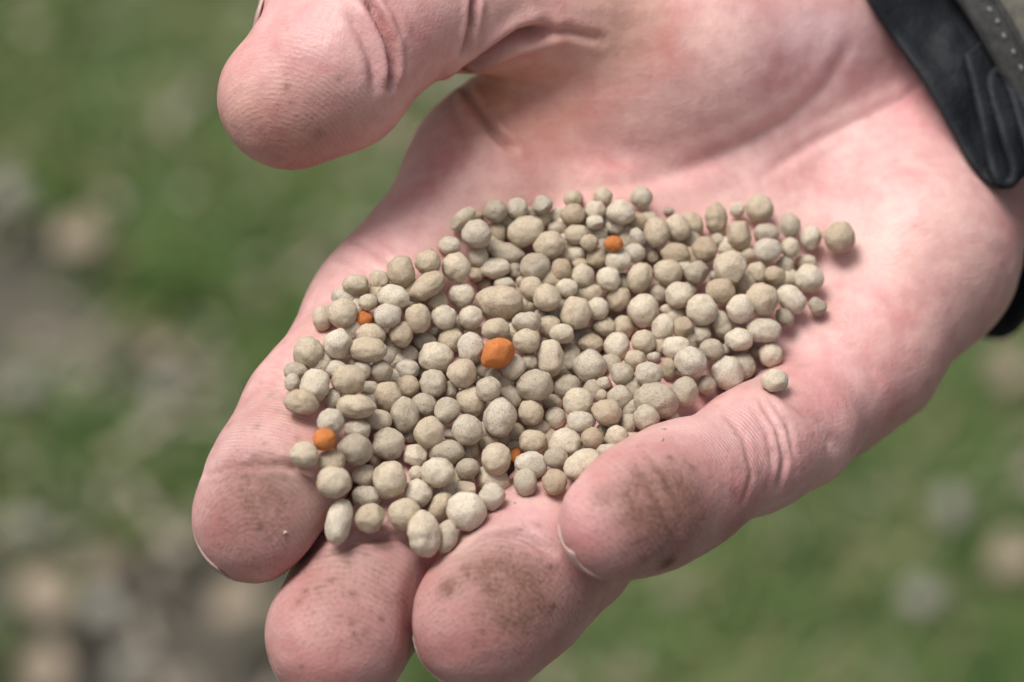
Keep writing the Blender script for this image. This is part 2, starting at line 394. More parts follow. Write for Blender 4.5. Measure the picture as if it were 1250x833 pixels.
DIRT_SHADE = [(305, 615, 95, 0.32), (430, 725, 110, 0.34), (610, 735, 115, 0.32), (380, 175, 80, 0.20), (790, 620, 90, 0.20),  # finger-pad grime; the thumb blob also paints in its lower-side shade
        (300, 590, 50, 0.28), (345, 600, 50, 0.30), (280, 640, 50, 0.15), (420, 690, 50, 0.12), (470, 700, 50, 0.10), (400, 740, 60, 0.12),
        (590, 690, 45, 0.35), (640, 705, 55, 0.42), (640, 740, 40, 0.40), (545, 718, 14, 0.45), (610, 790, 60, 0.18), (700, 745, 40, 0.3),
        (795, 590, 45, 0.48), (830, 610, 40, 0.40), (770, 620, 40, 0.35), (815, 688, 12, 0.75), (840, 640, 60, 0.25), (790, 670, 45, 0.3), (735, 605, 18, 0.3), (900, 640, 40, 0.2),
        (350, 195, 50, 0.12), (440, 125, 40, 0.12), (590, 85, 22, 0.5), (566, 85, 16, 0.8), (560, 110, 20, 0.5), (600, 150, 20, 0.25),  # lower thumb edge and web crevice: shade painted in with the grime
        (330, 495, 45, 0.16), (540, 130, 30, 0.3), (780, 25, 60, 0.15), (860, 575, 50, 0.14), (905, 520, 50, 0.10), (480, 60, 12, 0.3), (480, 95, 12, 0.3), (575, 20, 12, 0.3)]
for px, py, r, a in DIRT_SHADE:
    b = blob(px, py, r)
    if b is not None: dirt_shade += a * b
rs = np.random.RandomState(5)
for _ in range(90):                      # small specks of soil on the fingers
    zx, zy, zr = [(310, 590, 80), (430, 720, 90), (610, 720, 90), (810, 600, 90), (370, 130, 90), (330, 490, 60), (900, 560, 80)][rs.randint(7)]
    b = blob(zx + rs.normal() * zr * 0.5, zy + rs.normal() * zr * 0.5, rs.uniform(2.5, 6))
    if b is not None: dirt_shade += rs.uniform(0.15, 0.4) * b
dirt_shade = np.clip(dirt_shade + 0.16 * creasemask, 0, 0.9)
# ridge pattern of the finger skin: a phase that runs along each finger and whorls on the pads
ridge = np.zeros(len(HV)); rmask = np.zeros(len(HV))
def ridge_zone(px, py, rad, kind, ref, amt, pitch=0.52):
    h = hit(px, py)
    if h is None: return
    m = np.exp(-(((HV - h) ** 2).sum(1) / (rad * 0.1) ** 2) ** 2)
    ids = m > 0.02
    if kind == 'along':
        a, b = hit(*ref[0]), hit(*ref[1]); d = (b - a) / np.linalg.norm(b - a); lat = HV - a
        ph = (lat @ d); side = lat - ph[:, None] * d
        ph = ph + 0.012 * (side ** 2).sum(1) * 1.2
    else:
        a = hit(*ref[0]); a = P(*ref[0], h[2]) if a is None else a; ph = np.sqrt((((HV - a) * np.array([1.0, 0.8, 0.5])) ** 2).sum(1))
    better = ids & (m * amt > rmask)
    ridge[better] = ph[better] / pitch; rmask[better] = (m * amt)[better]
ridge_zone(325, 510, 70, 'along', [(345, 480), (290, 590)], 0.9)
ridge_zone(880, 530, 75, 'along', [(960, 500), (830, 560)], 0.8)
ridge_zone(310, 640, 80, 'whorl', [(310, 690)], 0.12)
ridge_zone(350, 120, 110, 'whorl', [(330, 260)], 0.28)
ridge_zone(420, 760, 90, 'whorl', [(410, 860)], 0.10)
ridge_zone(610, 740, 90, 'whorl', [(590, 850)], 0.10)
ridge_zone(780, 630, 80, 'whorl', [(700, 720)], 0.12)
ridge_zone(440, 290, 90, 'along', [(500, 220), (390, 380)], 0.15)

# ------------------------------------------------------------------ person: hand, fingernails, jacket sleeve
person = bpy.data.objects.new('person', None); COL.objects.link(person)
person.location = to_world(P(1185, 95, -60)); person.empty_display_size = 0.02
tag(person, 'person in a dark cuffed jacket holding out a grimy open palm of pellets', 'person')
PINV = -Vector(person.location)
def under_person(o):
    o.parent = person; o.matrix_parent_inverse = Matrix.Translation(PINV); return o
me = bpy.data.meshes.new('hand')
WV = to_world(HV)
me.vertices.add(len(WV)); me.vertices.foreach_set('co', WV.astype(np.float32).ravel())
me.loops.add(HQ.size); me.loops.foreach_set('vertex_index', HQ.astype(np.int32).ravel())
me.polygons.add(len(HQ)); me.polygons.foreach_set('loop_start', np.arange(0, HQ.size, 4, dtype=np.int32))
me.polygons.foreach_set('use_smooth', np.ones(len(HQ), bool))
me.update(calc_edges=True); me.validate()
ca = me.attributes.new('tint', 'FLOAT_COLOR', 'POINT'); ca.data.foreach_set('color', np.concatenate([np.clip(base, 0, 1), np.ones((len(HV), 1))], 1).astype(np.float32).ravel())
for nm, arr in (('dirt_shade', dirt_shade), ('ridge', ridge), ('ridge_mask', rmask)):
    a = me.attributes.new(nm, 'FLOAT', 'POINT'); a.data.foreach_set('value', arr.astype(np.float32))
me.materials.append(M_SKIN)
hand = bpy.data.objects.new('hand', me); COL.objects.link(hand); under_person(hand)
hand['label'] = 'open grimy palm with curled fingers and thumb held apart'

def nail(A, B, palmward, wid=0.92, back=0.5, fwd=0.86, lift=-0.15, tuck=0.95):
    a = (B[:3] - A[:3]); a /= np.linalg.norm(a); r = B[3]
    n = np.asarray(palmward, float); n -= a * (n @ a); n /= np.linalg.norm(n); b = np.cross(a, n)
    vs_, fs = [], []; NU, NV = 15, 12
    for lay in (0, 1):
        for j in range(NV):
            v = j / (NV - 1); t = (-back + (fwd + back) * v)
            for i in range(NU):
                u = -1 + 2 * i / (NU - 1); ph = u * wid
                tt = t - 0.16 * u * u * v * v * 2 - (0.0 if v > 0.3 else -0.3 * u * u * (0.3 - v))
                rr = r * math.sqrt(max(1 - max(tt, 0) ** 2 * tuck, 0.03)) + lift + (0.0 if lay else -0.35)
                vs_.append(B[:3] + a * tt * r + rr * (-n * math.cos(ph) + b * math.sin(ph)))
    K = NU * NV
    for j in range(NV - 1):
        for i in range(NU - 1):
            q = (j * NU + i, j * NU + i + 1, (j + 1) * NU + i + 1, (j + 1) * NU + i)
            fs.append([x + K for x in q]); fs.append(q[::-1])
    rim = [i for i in range(NU)] + [j * NU + NU - 1 for j in range(1, NV)] + [(NV - 1) * NU + i for i in range(NU - 2, -1, -1)] + [j * NU for j in range(NV - 2, 0, -1)]
    for x, y in zip(rim, rim[1:] + rim[:1]): fs.append((x, y, y + K, x + K))
    o = mesh_obj('fingernail', to_world(np.array(vs_)), fs, M_NAIL)
    o.parent = hand
    return o
nail(FING['index'][-2], FING['index'][-1], (0.42, 0.10, 0.9), fwd=0.98, tuck=0.90)
nail(FING['middle'][-2], FING['middle'][-1], (0.2, 0.35, 0.9))
nail(FING['ring'][-2], FING['ring'][-1], (0.0, 0.35, 0.9))
nail(FING['pinky'][-2], FING['pinky'][-1], (0.25, 0.42, 0.85), fwd=1.04, tuck=0.84)
nail(node(452, -30, 3, 110), node(407, 36, 6, 97), (0.75, -0.30, 0.55), wid=0.8, back=0.9, fwd=0.80, lift=0.05, tuck=0.74)

# sleeve: dark storm cuff, folded tab, canvas sleeve with a stitched hem
AX = np.array([0.72, 0.58, -0.38]); AX /= np.linalg.norm(AX)
def closed_spline(pts, n):
    pts = np.array(pts, float); m = len(pts); out = []
    for s in np.linspace(0, m, n, endpoint=False):
        i = int(s); t = s - i; p0, p1, p2, p3 = (pts[(i + k - 1) % m] for k in range(4))
        out.append(0.5 * ((2 * p1) + (-p0 + p2) * t + (2 * p0 - 5 * p1 + 4 * p2 - p3) * t * t + (-p0 + 3 * p1 - 3 * p2 + p3) * t ** 3))
    return np.array(out)
def tube(name, rings, mat, thick, parent=None, cap=False):
    n = len(rings[0]); vs_ = []
    cen = [r.mean(0) for r in rings]
    outer = list(rings)
    inner = [c + (r - c) * (1 - thick / np.maximum(np.linalg.norm(r - c, axis=1), 1e-6))[:, None] for r, c in zip(rings, cen)]
    loops = inner[::-1] + outer
    for r in loops: vs_.extend(r)
    fs = []
    for j in range(len(loops) - 1):
        for i in range(n):
            k = (i + 1) % n; fs.append((j * n + i, j * n + k, (j + 1) * n + k, (j + 1) * n + i))
    j = len(loops) - 1
    for i in range(n):
        k = (i + 1) % n; fs.append((j * n + i, j * n + k, k, i))
    o = mesh_obj(name, to_world(np.array(vs_)), fs, mat)
    bm = bmesh.new(); bm.from_mesh(o.data); bmesh.ops.recalc_face_normals(bm, faces=bm.faces); bm.to_mesh(o.data); bm.free()
    return o
def on_skin(px, py, wmm, gap=1.6):
    h = hit(px, py)
    return P(px, py, max(wmm, h[2] + gap) if h is not None and h[2] > -45 else wmm)
rim = [on_skin(*q) if k_ < 8 else P(*q) for k_, q in enumerate(((985, -130, -32), (1022, -70, -29), (1060, 0, -26), (1092, 48, -24), (1126, 98, -22), (1166, 167, -21), (1192, 210, -22), (1222, 232, -26), (1252, 232, -36),
                       (1275, 300, -50), (1262, 370, -60), (1214, 416, -68), (1140, 375, -76), (1060, 240, -80), (960, 80, -80), (900, -60, -72), (925, -140, -52)))]
R0 = closed_spline(rim, 160)
c0 = R0.mean(0)
def ring_at(dist, grow, seed, amp):
    r = c0 + (R0 - c0) * 1.0 + AX * dist
    c = r.mean(0); d = r - c; L = np.linalg.norm(d, axis=1)[:, None]
    wob = np.array([[noise.noise(Vector((p[0] * 0.09, p[1] * 0.09, p[2] * 0.09 + seed))) + 0.55 * noise.noise(Vector((p[0] * 0.26, p[1] * 0.2, p[2] * 0.2 + seed))) + 0.25 * noise.noise(Vector((p[0] * 0.6, p[1] * 0.5, seed)))] for p in r])
    return r + d / L * (grow + amp * wob)
cuff = tube('cuff', [ring_at(d, g, 1.3, a) for d, g, a in ((0, -0.3, 0.3), (0.3, 0.1, 0.4), (0.8, 0.2, 0.5), (1.8, 0.1, 0.7), (2.8, -0.25, 0.9), (4, -0.1, 1.2), (5.5, 0.1, 1.5), (7, 0.1, 1.6), (8.5, 0, 1.7), (10, 0, 1.7), (12, 0.1, 1.6), (14, 0, 1.5), (20, 0, 1.4), (30, 0, 1.2), (48, 0, 1.0))], M_CUFF, 1.0)
under_person(cuff); cuff['label'] = 'smooth blue-black inner cuff of the jacket'
# the pleat of slack cuff cloth: a flattened loop of cloth swept along the sleeve
fold_px = [(1178, 66), (1188, 100), (1197, 140), (1205, 180), (1212, 212), (1222, 226), (1234, 222), (1236, 205), (1226, 172), (1216, 138), (1208, 108), (1211, 92), (1222, 92), (1232, 112), (1243, 146), (1254, 182), (1262, 215), (1266, 240)]
FP = np.array([P(x, y, -17.5 - 0.03 * (232 - y) + 0.6 * math.sin(k_ * 0.9)) for k_, (x, y) in enumerate(fold_px)])
FPs = []
for s_ in np.linspace(0, len(FP) - 1.001, 110):
    i_ = int(s_); t_ = s_ - i_; p0, p1, p2, p3 = (FP[min(max(i_ + k_, 0), len(FP) - 1)] for k_ in (-1, 0, 1, 2))
    FPs.append(0.5 * ((2 * p1) + (-p0 + p2) * t_ + (2 * p0 - 5 * p1 + 4 * p2 - p3) * t_ * t_ + (-p0 + 3 * p1 - 3 * p2 + p3) * t_ ** 3))
FPs = np.array(FPs); tan = np.gradient(FPs, axis=0); tan /= np.linalg.norm(tan, axis=1)[:, None]
nor = np.stack([-tan[:, 1], tan[:, 0], np.zeros(len(tan))], 1); nor /= np.linalg.norm(nor, axis=1)[:, None]
prof = [(-0.45, 0.0), (-0.6, 0.35), (-0.62, 2.0), (-0.62, 6.0), (-0.62, 12.0), (0.62, 12.0), (0.62, 6.0), (0.62, 2.0), (0.6, 0.35), (0.45, 0.0)]     # across the cloth, along the sleeve
v_, f_ = [], []; m_n = len(prof)
for k_ in range(len(FPs)):
    wob_ = 0.5 * noise.noise(Vector(FPs[k_] * 0.3))
    for a_p, d_p in prof: v_.append(FPs[k_] + nor[k_] * a_p + AX * d_p + np.array([0, 0, -0.3 * d_p + wob_]))
for k_ in range(len(FPs) - 1):
    for q_ in range(m_n): f_.append((k_ * m_n + q_, k_ * m_n + (q_ + 1) % m_n, (k_ + 1) * m_n + (q_ + 1) % m_n, (k_ + 1) * m_n + q_))
f_ += [tuple(range(m_n))[::-1], tuple((len(FPs) - 1) * m_n + q_ for q_ in range(m_n))]
pleat = mesh_obj('cuff_fold', to_world(np.array(v_)), f_, M_CUFF); pleat.parent = cuff
bm = bmesh.new(); bm.from_mesh(pleat.data); bmesh.ops.recalc_face_normals(bm, faces=bm.faces); bm.to_mesh(pleat.data); bm.free()
# canvas sleeve
def ring_out(dist, grow, amp, seed=4.1):
    r = ring_at(dist, grow, seed, amp); pxy = to_pix(r)
    return r + AX * np.clip((1250 - pxy[:, 0]) * 0.006, -3, 3)[:, None]
SL = [ring_out(d, g, a) for d, g, a in ((10.4, 2.2, 0.2), (10.8, 3.4, 0.3), (13, 3.6, 0.5), (18, 3.5, 0.9), (26, 4.0, 1.4), (40, 5, 2.0), (60, 6, 2.4), (90, 8, 2.6), (130, 11, 3.0))]
sleeve = tube('jacket_sleeve', SL, M_SLEEVE, 1.6); under_person(sleeve); sleeve['label'] = 'grey-olive canvas sleeve with worn stitched hem'
def sweep(path, rad, n=8, closed=True):
    m = len(path); vs_, fs = [], []
    for i in range(m):
        t = path[(i + 1) % m] - path[i - 1]; t /= np.linalg.norm(t)
        a = np.cross(t, [0.3, 0.2, 0.9]); a /= np.linalg.norm(a); b = np.cross(t, a)
        for k in range(n):
            an = 6.2832 * k / n; vs_.append(path[i] + rad * (a * math.cos(an) + b * math.sin(an)))
    for i in range(m):
        j = (i + 1) % m
        for k in range(n): fs.append((i * n + k, i * n + (k + 1) % n, j * n + (k + 1) % n, j * n + k))
    return vs_, fs
v_, f_ = sweep(ring_out(11.0, 3.0, 0.3), 1.15)
hem = mesh_obj('hem', to_world(np.array(v_)), f_, M_SEAM); hem.parent = sleeve
band = tube('hem_band', [ring_out(d, g, a) for d, g, a in ((10.6, 3.5, 0.3), (11.2, 4.0, 0.4), (13, 4.15, 0.5), (14.6, 4.1, 0.6), (15.2, 3.5, 0.62))], M_SEAM, 0.5); band.parent = sleeve
v_, f_ = sweep(ring_out(14.6, 4.0, 0.55), 0.55)
hem2 = mesh_obj('seam', to_world(np.array(v_)), f_, M_SEAM); hem2.parent = sleeve
stitch_line = ring_out(12.9, 4.35, 0.5)
st_me = None
for i in range(0, len(stitch_line), 2):
    a, b = stitch_line[i], stitch_line[(i + 1) % len(stitch_line)]
    if to_pix(a)[0] > 1330 or a[2] < -70: continue
    a = a + np.random.normal(0, 0.10, 3); b = b + np.random.normal(0, 0.10, 3); t = (b - a) * np.random.uniform(0.6, 0.95); L = np.linalg.norm(t); t /= L
    u = np.cross(t, [0, 0, 1.0]); u /= np.linalg.norm(u); v = np.cross(t, u); vs_, fs = [], []
    for s, rr in ((0, 0.10), (0.2, 0.26), (0.8, 0.26), (1, 0.10)):
        for k in range(6):
            an = 6.2832 * k / 6; vs_.append(a + t * L * s + rr * (u * math.cos(an) + v * math.sin(an)))
    for j in range(3):
        for k in range(6): fs.append((j * 6 + k, j * 6 + (k + 1) % 6, (j + 1) * 6 + (k + 1) % 6, (j + 1) * 6 + k))
    fs += [tuple(range(6))[::-1], tuple(range(18, 24))]
    o = mesh_obj('stitch', to_world(np.array(vs_)), fs, M_THREAD); o.parent = sleeve
print('person', time.time() - T0)

# ------------------------------------------------------------------ pellets: (x, y, half-width, half-height, tilt, behind) read in magnified windows
CROPS = {
 (410, 250): [(970,110,115,65,-48,0),(1075,225,118,108,0,0),(865,315,85,75,0,1),(920,480,110,115,0,0),(1085,400,85,80,0,1),(705,440,105,95,0,0),(500,510,110,125,0,0),
   (330,580,75,80,0,1),(155,610,105,85,0,0),(245,745,75,65,0,0),(440,710,125,90,10,0),(695,620,150,88,-35,0),(775,740,85,80,0,0),(960,690,105,95,0,0),(1060,530,60,60,0,2),(1130,610,60,45,0,2)],
 (340, 325): [(485,355,118,115,0,0),(500,250,100,65,25,1),(335,410,75,100,0,1),(645,410,80,75,0,1,'o'),(835,380,110,95,-10,0),(1060,400,100,115,0,0),(935,520,88,100,0,0),(705,530,115,90,0,1),
   (680,640,150,85,5,0),(455,590,118,122,0,0),(225,655,118,125,0,0),(870,655,60,55,0,2),(985,680,90,70,0,1),(980,790,95,80,0,0)],
 (340, 440): [(130,85,92,70,0,0),(105,170,60,70,0,0),(275,190,115,130,20,0),(170,320,130,98,10,0),(440,70,80,70,0,1),(535,145,135,115,0,0),(640,70,70,80,0,1),(565,30,45,50,0,2),(785,80,85,85,0,0),
   (980,200,100,85,0,0),(1180,180,105,108,0,0),(830,275,110,115,0,0),(695,220,75,60,0,1),(420,290,60,85,0,1),(590,350,145,95,5,0),(400,470,112,100,0,0),(350,605,90,92,0,0,'o'),(200,720,108,95,0,0),
   (400,775,110,90,0,0),(600,535,105,85,0,1),(585,680,135,120,0,0),(750,455,115,85,10,0),(840,640,130,122,0,0),(955,415,108,140,-5,0),(1105,345,105,92,0,0),(1150,550,115,120,0,0),(1040,730,95,95,0,1),
   (735,750,50,70,0,2),(1000,590,60,50,0,2)],
 (450, 360): [(575,170,97,97,0,0),(780,175,92,95,0,0),(510,290,45,45,0,2),(630,345,105,95,0,1),(425,365,95,80,0,1),(515,480,140,112,0,0),(780,410,105,120,0,0),(790,295,65,45,0,2),(970,265,110,85,0,0),
   (980,450,128,108,-30,0,'o'),(710,600,115,112,0,0),(400,600,40,50,0,2),(630,740,60,80,0,2),(950,610,95,60,0,2),(1105,555,100,88,-50,0),(820,650,45,50,0,2)],
 (540, 340): [(435,180,180,133,0,0),(480,50,90,60,0,1),(680,75,95,85,0,0),(600,30,40,40,0,2),(800,150,105,112,0,0),(950,75,85,70,0,0),(1135,110,88,70,0,0),(1015,265,115,130,0,0),(920,230,50,80,0,2),
   (1180,230,90,85,0,0),(640,335,112,82,0,0),(665,215,50,45,0,2),(740,290,50,50,0,2),(815,375,90,90,0,1),(910,420,95,75,0,0),(1090,430,80,50,0,1),(1130,500,100,78,0,0),(1235,370,90,75,0,0),(640,480,108,90,0,0),
   (490,350,40,50,0,2),(825,610,97,140,0,0),(975,620,80,120,0,1),(665,640,75,75,0,1),(1135,690,130,130,0,0),(770,480,40,25,0,2)],
 (540, 225): [(405,205,98,88,0,0),(270,240,45,35,0,2),(570,185,85,85,0,0),(765,160,80,75,0,0),(670,230,70,60,0,2),(635,360,145,115,-20,0),(770,255,60,70,0,1),(420,370,70,80,0,1),(485,525,140,72,8,0),
   (400,640,118,80,-5,0),(555,660,55,75,0,1),(710,630,118,108,0,0),(820,465,118,105,0,0),(870,340,65,50,0,2),(880,240,60,60,0,1),(1000,230,95,80,0,0),(1000,115,75,65,0,1),(1165,200,80,75,0,0),(1165,290,70,55,0,0),
   (1225,95,75,70,0,0),(1025,385,98,75,0,0),(1120,445,72,65,0,0),(1200,380,65,55,0,1),(1015,540,80,70,0,1),(1175,565,80,85,0,1),(910,655,78,90,0,0),(1070,700,95,90,0,0),(1050,610,65,45,0,1)],
 (640, 260): [(640,505,98,95,0,0),(880,490,98,118,20,0)],
 (740, 225): [(55,455,74,60,0,0,'o'),(270,105,85,88,0,0),(110,215,110,95,0,0),(320,265,75,65,0,1),(60,330,75,55,0,1),(150,360,55,45,0,2),(235,405,65,75,0,0),(385,370,100,120,0,0),(540,335,105,110,0,0),(650,320,90,105,0,1),
   (470,215,40,30,0,2),(838,265,88,118,0,0),(850,440,60,60,0,2),(1000,195,60,60,0,0),(1170,185,110,108,0,0),(1015,385,100,118,0,0),(750,500,105,98,0,0),(525,530,118,78,10,0),(355,550,60,60,0,1),(215,525,85,70,0,0),
   (90,580,100,85,0,0),(470,670,115,95,0,0),(690,675,92,92,0,0),(950,635,130,130,40,0),(1080,550,60,60,0,2),(1150,680,80,90,0,1),(825,700,40,40,0,2)],
 (880, 225): [(345,375,100,75,0,1),(355,505,110,95,0,0),(530,315,80,95,0,0),(530,485,75,80,0,0),(690,410,80,92,0,0),(905,405,125,118,0,0),(650,600,85,60,0,1),(670,720,112,110,0,0),(490,620,70,75,0,1),(410,695,85,70,20,0)],
 (860, 340, 5.555): [(390,140,115,110,0,0),(590,140,115,80,45,0),(765,190,65,65,0,0),(545,265,72,52,40,0),(240,205,92,98,0,0),(400,355,120,85,0,0),(235,415,98,78,0,0),(450,525,80,88,0,0),(475,700,95,80,0,0),
   (160,645,110,120,0,0),(250,600,95,105,0,1),(340,500,45,55,0,2),(110,310,65,105,-20,1),(245,80,35,30,0,2)],
 (740, 340): [(870,95,115,95,0,0),(90,150,97,105,0,0),(285,245,122,130,0,0),(400,115,75,80,0,1),(560,130,110,105,0,0),(640,80,60,60,0,1),(730,240,118,120,0,0),(480,250,75,50,0,2),(430,380,80,112,25,0),(580,375,85,78,0,0),
   (725,435,75,80,0,1),(590,265,40,35,0,2),(535,535,115,90,0,1),(640,645,128,118,0,0),(805,545,98,85,0,0),(130,370,80,90,0,0),(85,525,95,108,0,0),(285,485,97,95,0,0),(220,625,85,75,0,1),(120,730,88,97,0,0),
   (325,730,110,100,0,0),(360,610,55,40,0,2),(475,690,65,85,0,1),(220,390,40,40,0,2),(60,280,50,30,0,2),(400,560,40,50,0,2),(910,540,35,45,0,2)],
 (700, 430): [(845,305,108,120,0,0),(1015,255,75,80,0,0),(240,250,65,50,0,2),(630,380,178,132,5,0),(750,500,60,65,0,1),(605,590,105,100,0,0),(350,350,95,105,0,1),(255,460,112,105,0,0),(220,340,50,45,0,2),(140,660,92,85,0,0),
   (330,645,90,88,0,0),(420,550,82,78,0,1),(475,700,90,80,0,1),(310,790,95,65,0,0),(70,860,150,110,-35,0),(220,600,50,50,0,2),(240,690,45,45,0,2)],
 (520, 450): [(160,320,100,105,0,0),(345,250,115,115,0,1),(475,160,105,95,0,0),(650,210,68,98,-30,1),(830,130,150,118,0,0),(1080,140,105,95,0,0),(1160,265,120,115,0,0),(565,375,122,158,15,0),(800,335,105,98,0,0),(960,260,85,60,0,1),
   (990,385,85,85,0,1),(1180,410,105,88,0,0),(855,450,95,65,0,1),(815,560,112,95,0,0),(675,490,85,75,0,2),(1060,570,130,110,0,0),(315,470,118,118,0,0),(195,500,65,50,0,1),(475,570,85,70,0,1),(535,690,128,115,0,0),
   (670,600,60,50,0,2),(690,665,45,60,0,1,'o'),(150,640,140,100,0,1),(345,640,60,55,0,2),(320,765,92,80,0,0),(800,740,130,105,0,0),(990,685,95,80,0,0)],
 (430, 500): [(95,500,100,85,0,0),(285,540,132,148,10,0),(650,480,135,115,0,0),(490,490,60,60,0,1),(500,640,110,105,0,1),(110,665,115,85,0,1),(860,620,95,75,0,1),(640,650,50,40,0,2),(780,580,40,45,0,2)],
 (370, 560): [(235,180,135,118,0,0),(275,480,102,178,10,0),(515,455,115,120,0,0),(775,425,130,122,0,0),(1045,370,80,128,30,1),(925,580,128,172,-5,0),(1130,650,85,130,15,1)],
 (540, 560): [(200,430,155,145,0,0),(400,190,132,98,15,1),(385,310,108,103,0,0),(635,185,92,108,0,0),(855,180,105,95,0,0)],
}
PEL = []
for key, lst in CROPS.items():
    sc = key[2] if len(key) > 2 else 6.25
    for e in lst:
        PEL.append(dict(px=key[0] + e[0] / sc, py=key[1] + e[1] / sc, a=e[2] / sc, b=e[3] / sc, ang=e[4], beh=e[5], ora=len(e) > 6))
# drop double readings of the same pellet
keep = []
for p in PEL:
    if any(math.hypot(p['px'] - q['px'], p['py'] - q['py']) < 6.5 for q in keep): continue
    keep.append(p)
PEL = keep; NP_ = len(PEL)
print('pellets', NP_)
# settle: every pellet stays on its sight line, rests on the skin or on its neighbours
pos = np.zeros((NP_, 3)); rad = np.zeros(NP_); pref = np.zeros(NP_)
for i, p in enumerate(PEL):
    h = hit(p['px'], p['py']); ws = h[2] if h is not None else 0.07 * (p['py'] - 440)
    plane = 0.07 * (p['py'] - 440) - 0.02 * (p['px'] - 700)
    ws = plane if ws > plane + 7 else max(ws, plane - 6.5)
    rad[i] = 0.1 * math.sqrt(p['a'] * p['b']) * (D0 - ws) / D0
    nb8 = set(int(math.atan2(q['py'] - p['py'], q['px'] - p['px']) / (math.pi / 4) + 8) % 8 for q in PEL if 1 < math.hypot(q['px'] - p['px'], q['py'] - p['py']) < 70)
    inside = max(0, len(nb8) - 5) / 3.0
    pref[i] = ws + rad[i] * 1.15 + (0.9, -0.5, -1.4)[p['beh']] + 0.7 * inside + (1.7 if p['ora'] and p['beh'] == 0 else 0)
    pos[i] = P(p['px'], p['py'], pref[i])
dirs = np.array([P(p['px'], p['py'], 0) - np.array([0, 0, D0]) for p in PEL]); dirs /= np.linalg.norm(dirs, axis=1)[:, None]
anchor = pos.copy()
beh = np.array([p['beh'] - (1 if p['ora'] and p['beh'] == 0 else 0) for p in PEL])
pix = np.array([(p['px'], p['py']) for p in PEL])
pairs = [(i, j) for i in range(NP_) for j in range(i + 1, NP_) if np.hypot(*(pix[i] - pix[j])) < 75]
I = np.array([a for a, b in pairs]); J = np.array([b for a, b in pairs])
front = np.where(beh[I] != beh[J], beh[J] - beh[I], np.sign(pix[I, 1] - pix[J, 1]) * 0.5)   # >0: I in front of J
for it in range(160):
    d = pos[I] - pos[J]; L = np.linalg.norm(d, axis=1); need = (rad[I] + rad[J]) * 0.86 - L
    m = need > 0
    mv = np.zeros_like(pos); cnt = np.ones(NP_)
    sgn = np.where(np.abs(d[:, 2]) > 0.4, np.sign(d[:, 2]), np.sign(front + 1e-3))
    wz = np.stack([d[:, 0] * 0.13, d[:, 1] * 0.13, np.abs(d[:, 2]) * sgn + 0.25 * sgn], 1); wz /= np.linalg.norm(wz, axis=1)[:, None]
    step = (need * 0.5 * m)[:, None] * wz
    np.add.at(mv, I[m], step[m]); np.add.at(mv, J[m], -step[m]); np.add.at(cnt, I[m], 0.5); np.add.at(cnt, J[m], 0.5)
    pos += mv / cnt[:, None]
    lat = pos - (np.array([0, 0, D0]) + dirs * ((pos - np.array([0, 0, D0])) * dirs).sum(1)[:, None])
    pos -= 0.35 * lat                                   # stay on the sight line
    pos[:, 2] += 0.06 * np.clip(pref - pos[:, 2], -3, 3)  # settle back down
    if it % 4 == 3 or it > 150:
        for i in range(NP_):
            loc, n, idx, dist = bvh.find_nearest(Vector(pos[i]))
            if loc is None: continue
            sd = (Vector(pos[i]) - loc).dot(n)
            dd = dist if sd > 0 else -dist
            if dd < rad[i] * 0.92: pos[i] += np.array(n) * min(rad[i] * 0.92 - dd, 1.5)
print('settled', time.time() - T0, 'lateral px', np.abs(to_pix(pos) - pix).max(0), np.abs(to_pix(pos) - pix).mean(0))

# pellets of the layer below, seen in the gaps
rf = random.Random(5); extra = []
seen = to_pix(pos); sz_ = np.array([math.sqrt(p['a'] * p['b']) for p in PEL])
cand = []
for x in range(345, 1010, 4):
    for y in range(235, 680, 4):
        d_ = np.hypot(seen[:, 0] - x, seen[:, 1] - y); gap = (d_ - sz_ * 1.02).min()
        if gap <= 0.3: continue
        nearp = np.nonzero(d_ < 42)[0]
        if len(set(int(math.atan2(seen[k, 1] - y, seen[k, 0] - x) / (math.pi / 4) + 8) % 8 for k in nearp)) < 7: continue
        cand.append((gap, x, y))
cand.sort(reverse=True)
for gap, x, y in cand:
    if any(math.hypot(e[0] - x, e[1] - y) < 14 for e in extra): continue
    h = hit(x, y)
    if h is None: continue
    nbw = [pos[i][2] for i in range(NP_) if np.hypot(*(seen[i] - (x, y))) < 34]
    r = min(16, 11.5 + gap * 1.1) * rf.uniform(0.95, 1.1); ww = max(h[2] + 0.4, min(min(nbw) - 0.3, np.mean(nbw) - 1.8))
    extra.append((x, y, r, ww))
print('gap candidates', len(extra))
extra = extra[:max(0, 330 - NP_)]
for x, y, r, ww in extra:
    PEL.append(dict(px=x, py=y, a=r * rf.uniform(0.95, 1.1), b=r, ang=rf.uniform(0, 90), beh=2, ora=False)); pos = np.vstack([pos, P(x, y, ww)])
print('gap pellets', len(extra)); NP_ = len(PEL); pix = np.array([(p['px'], p['py']) for p in PEL])

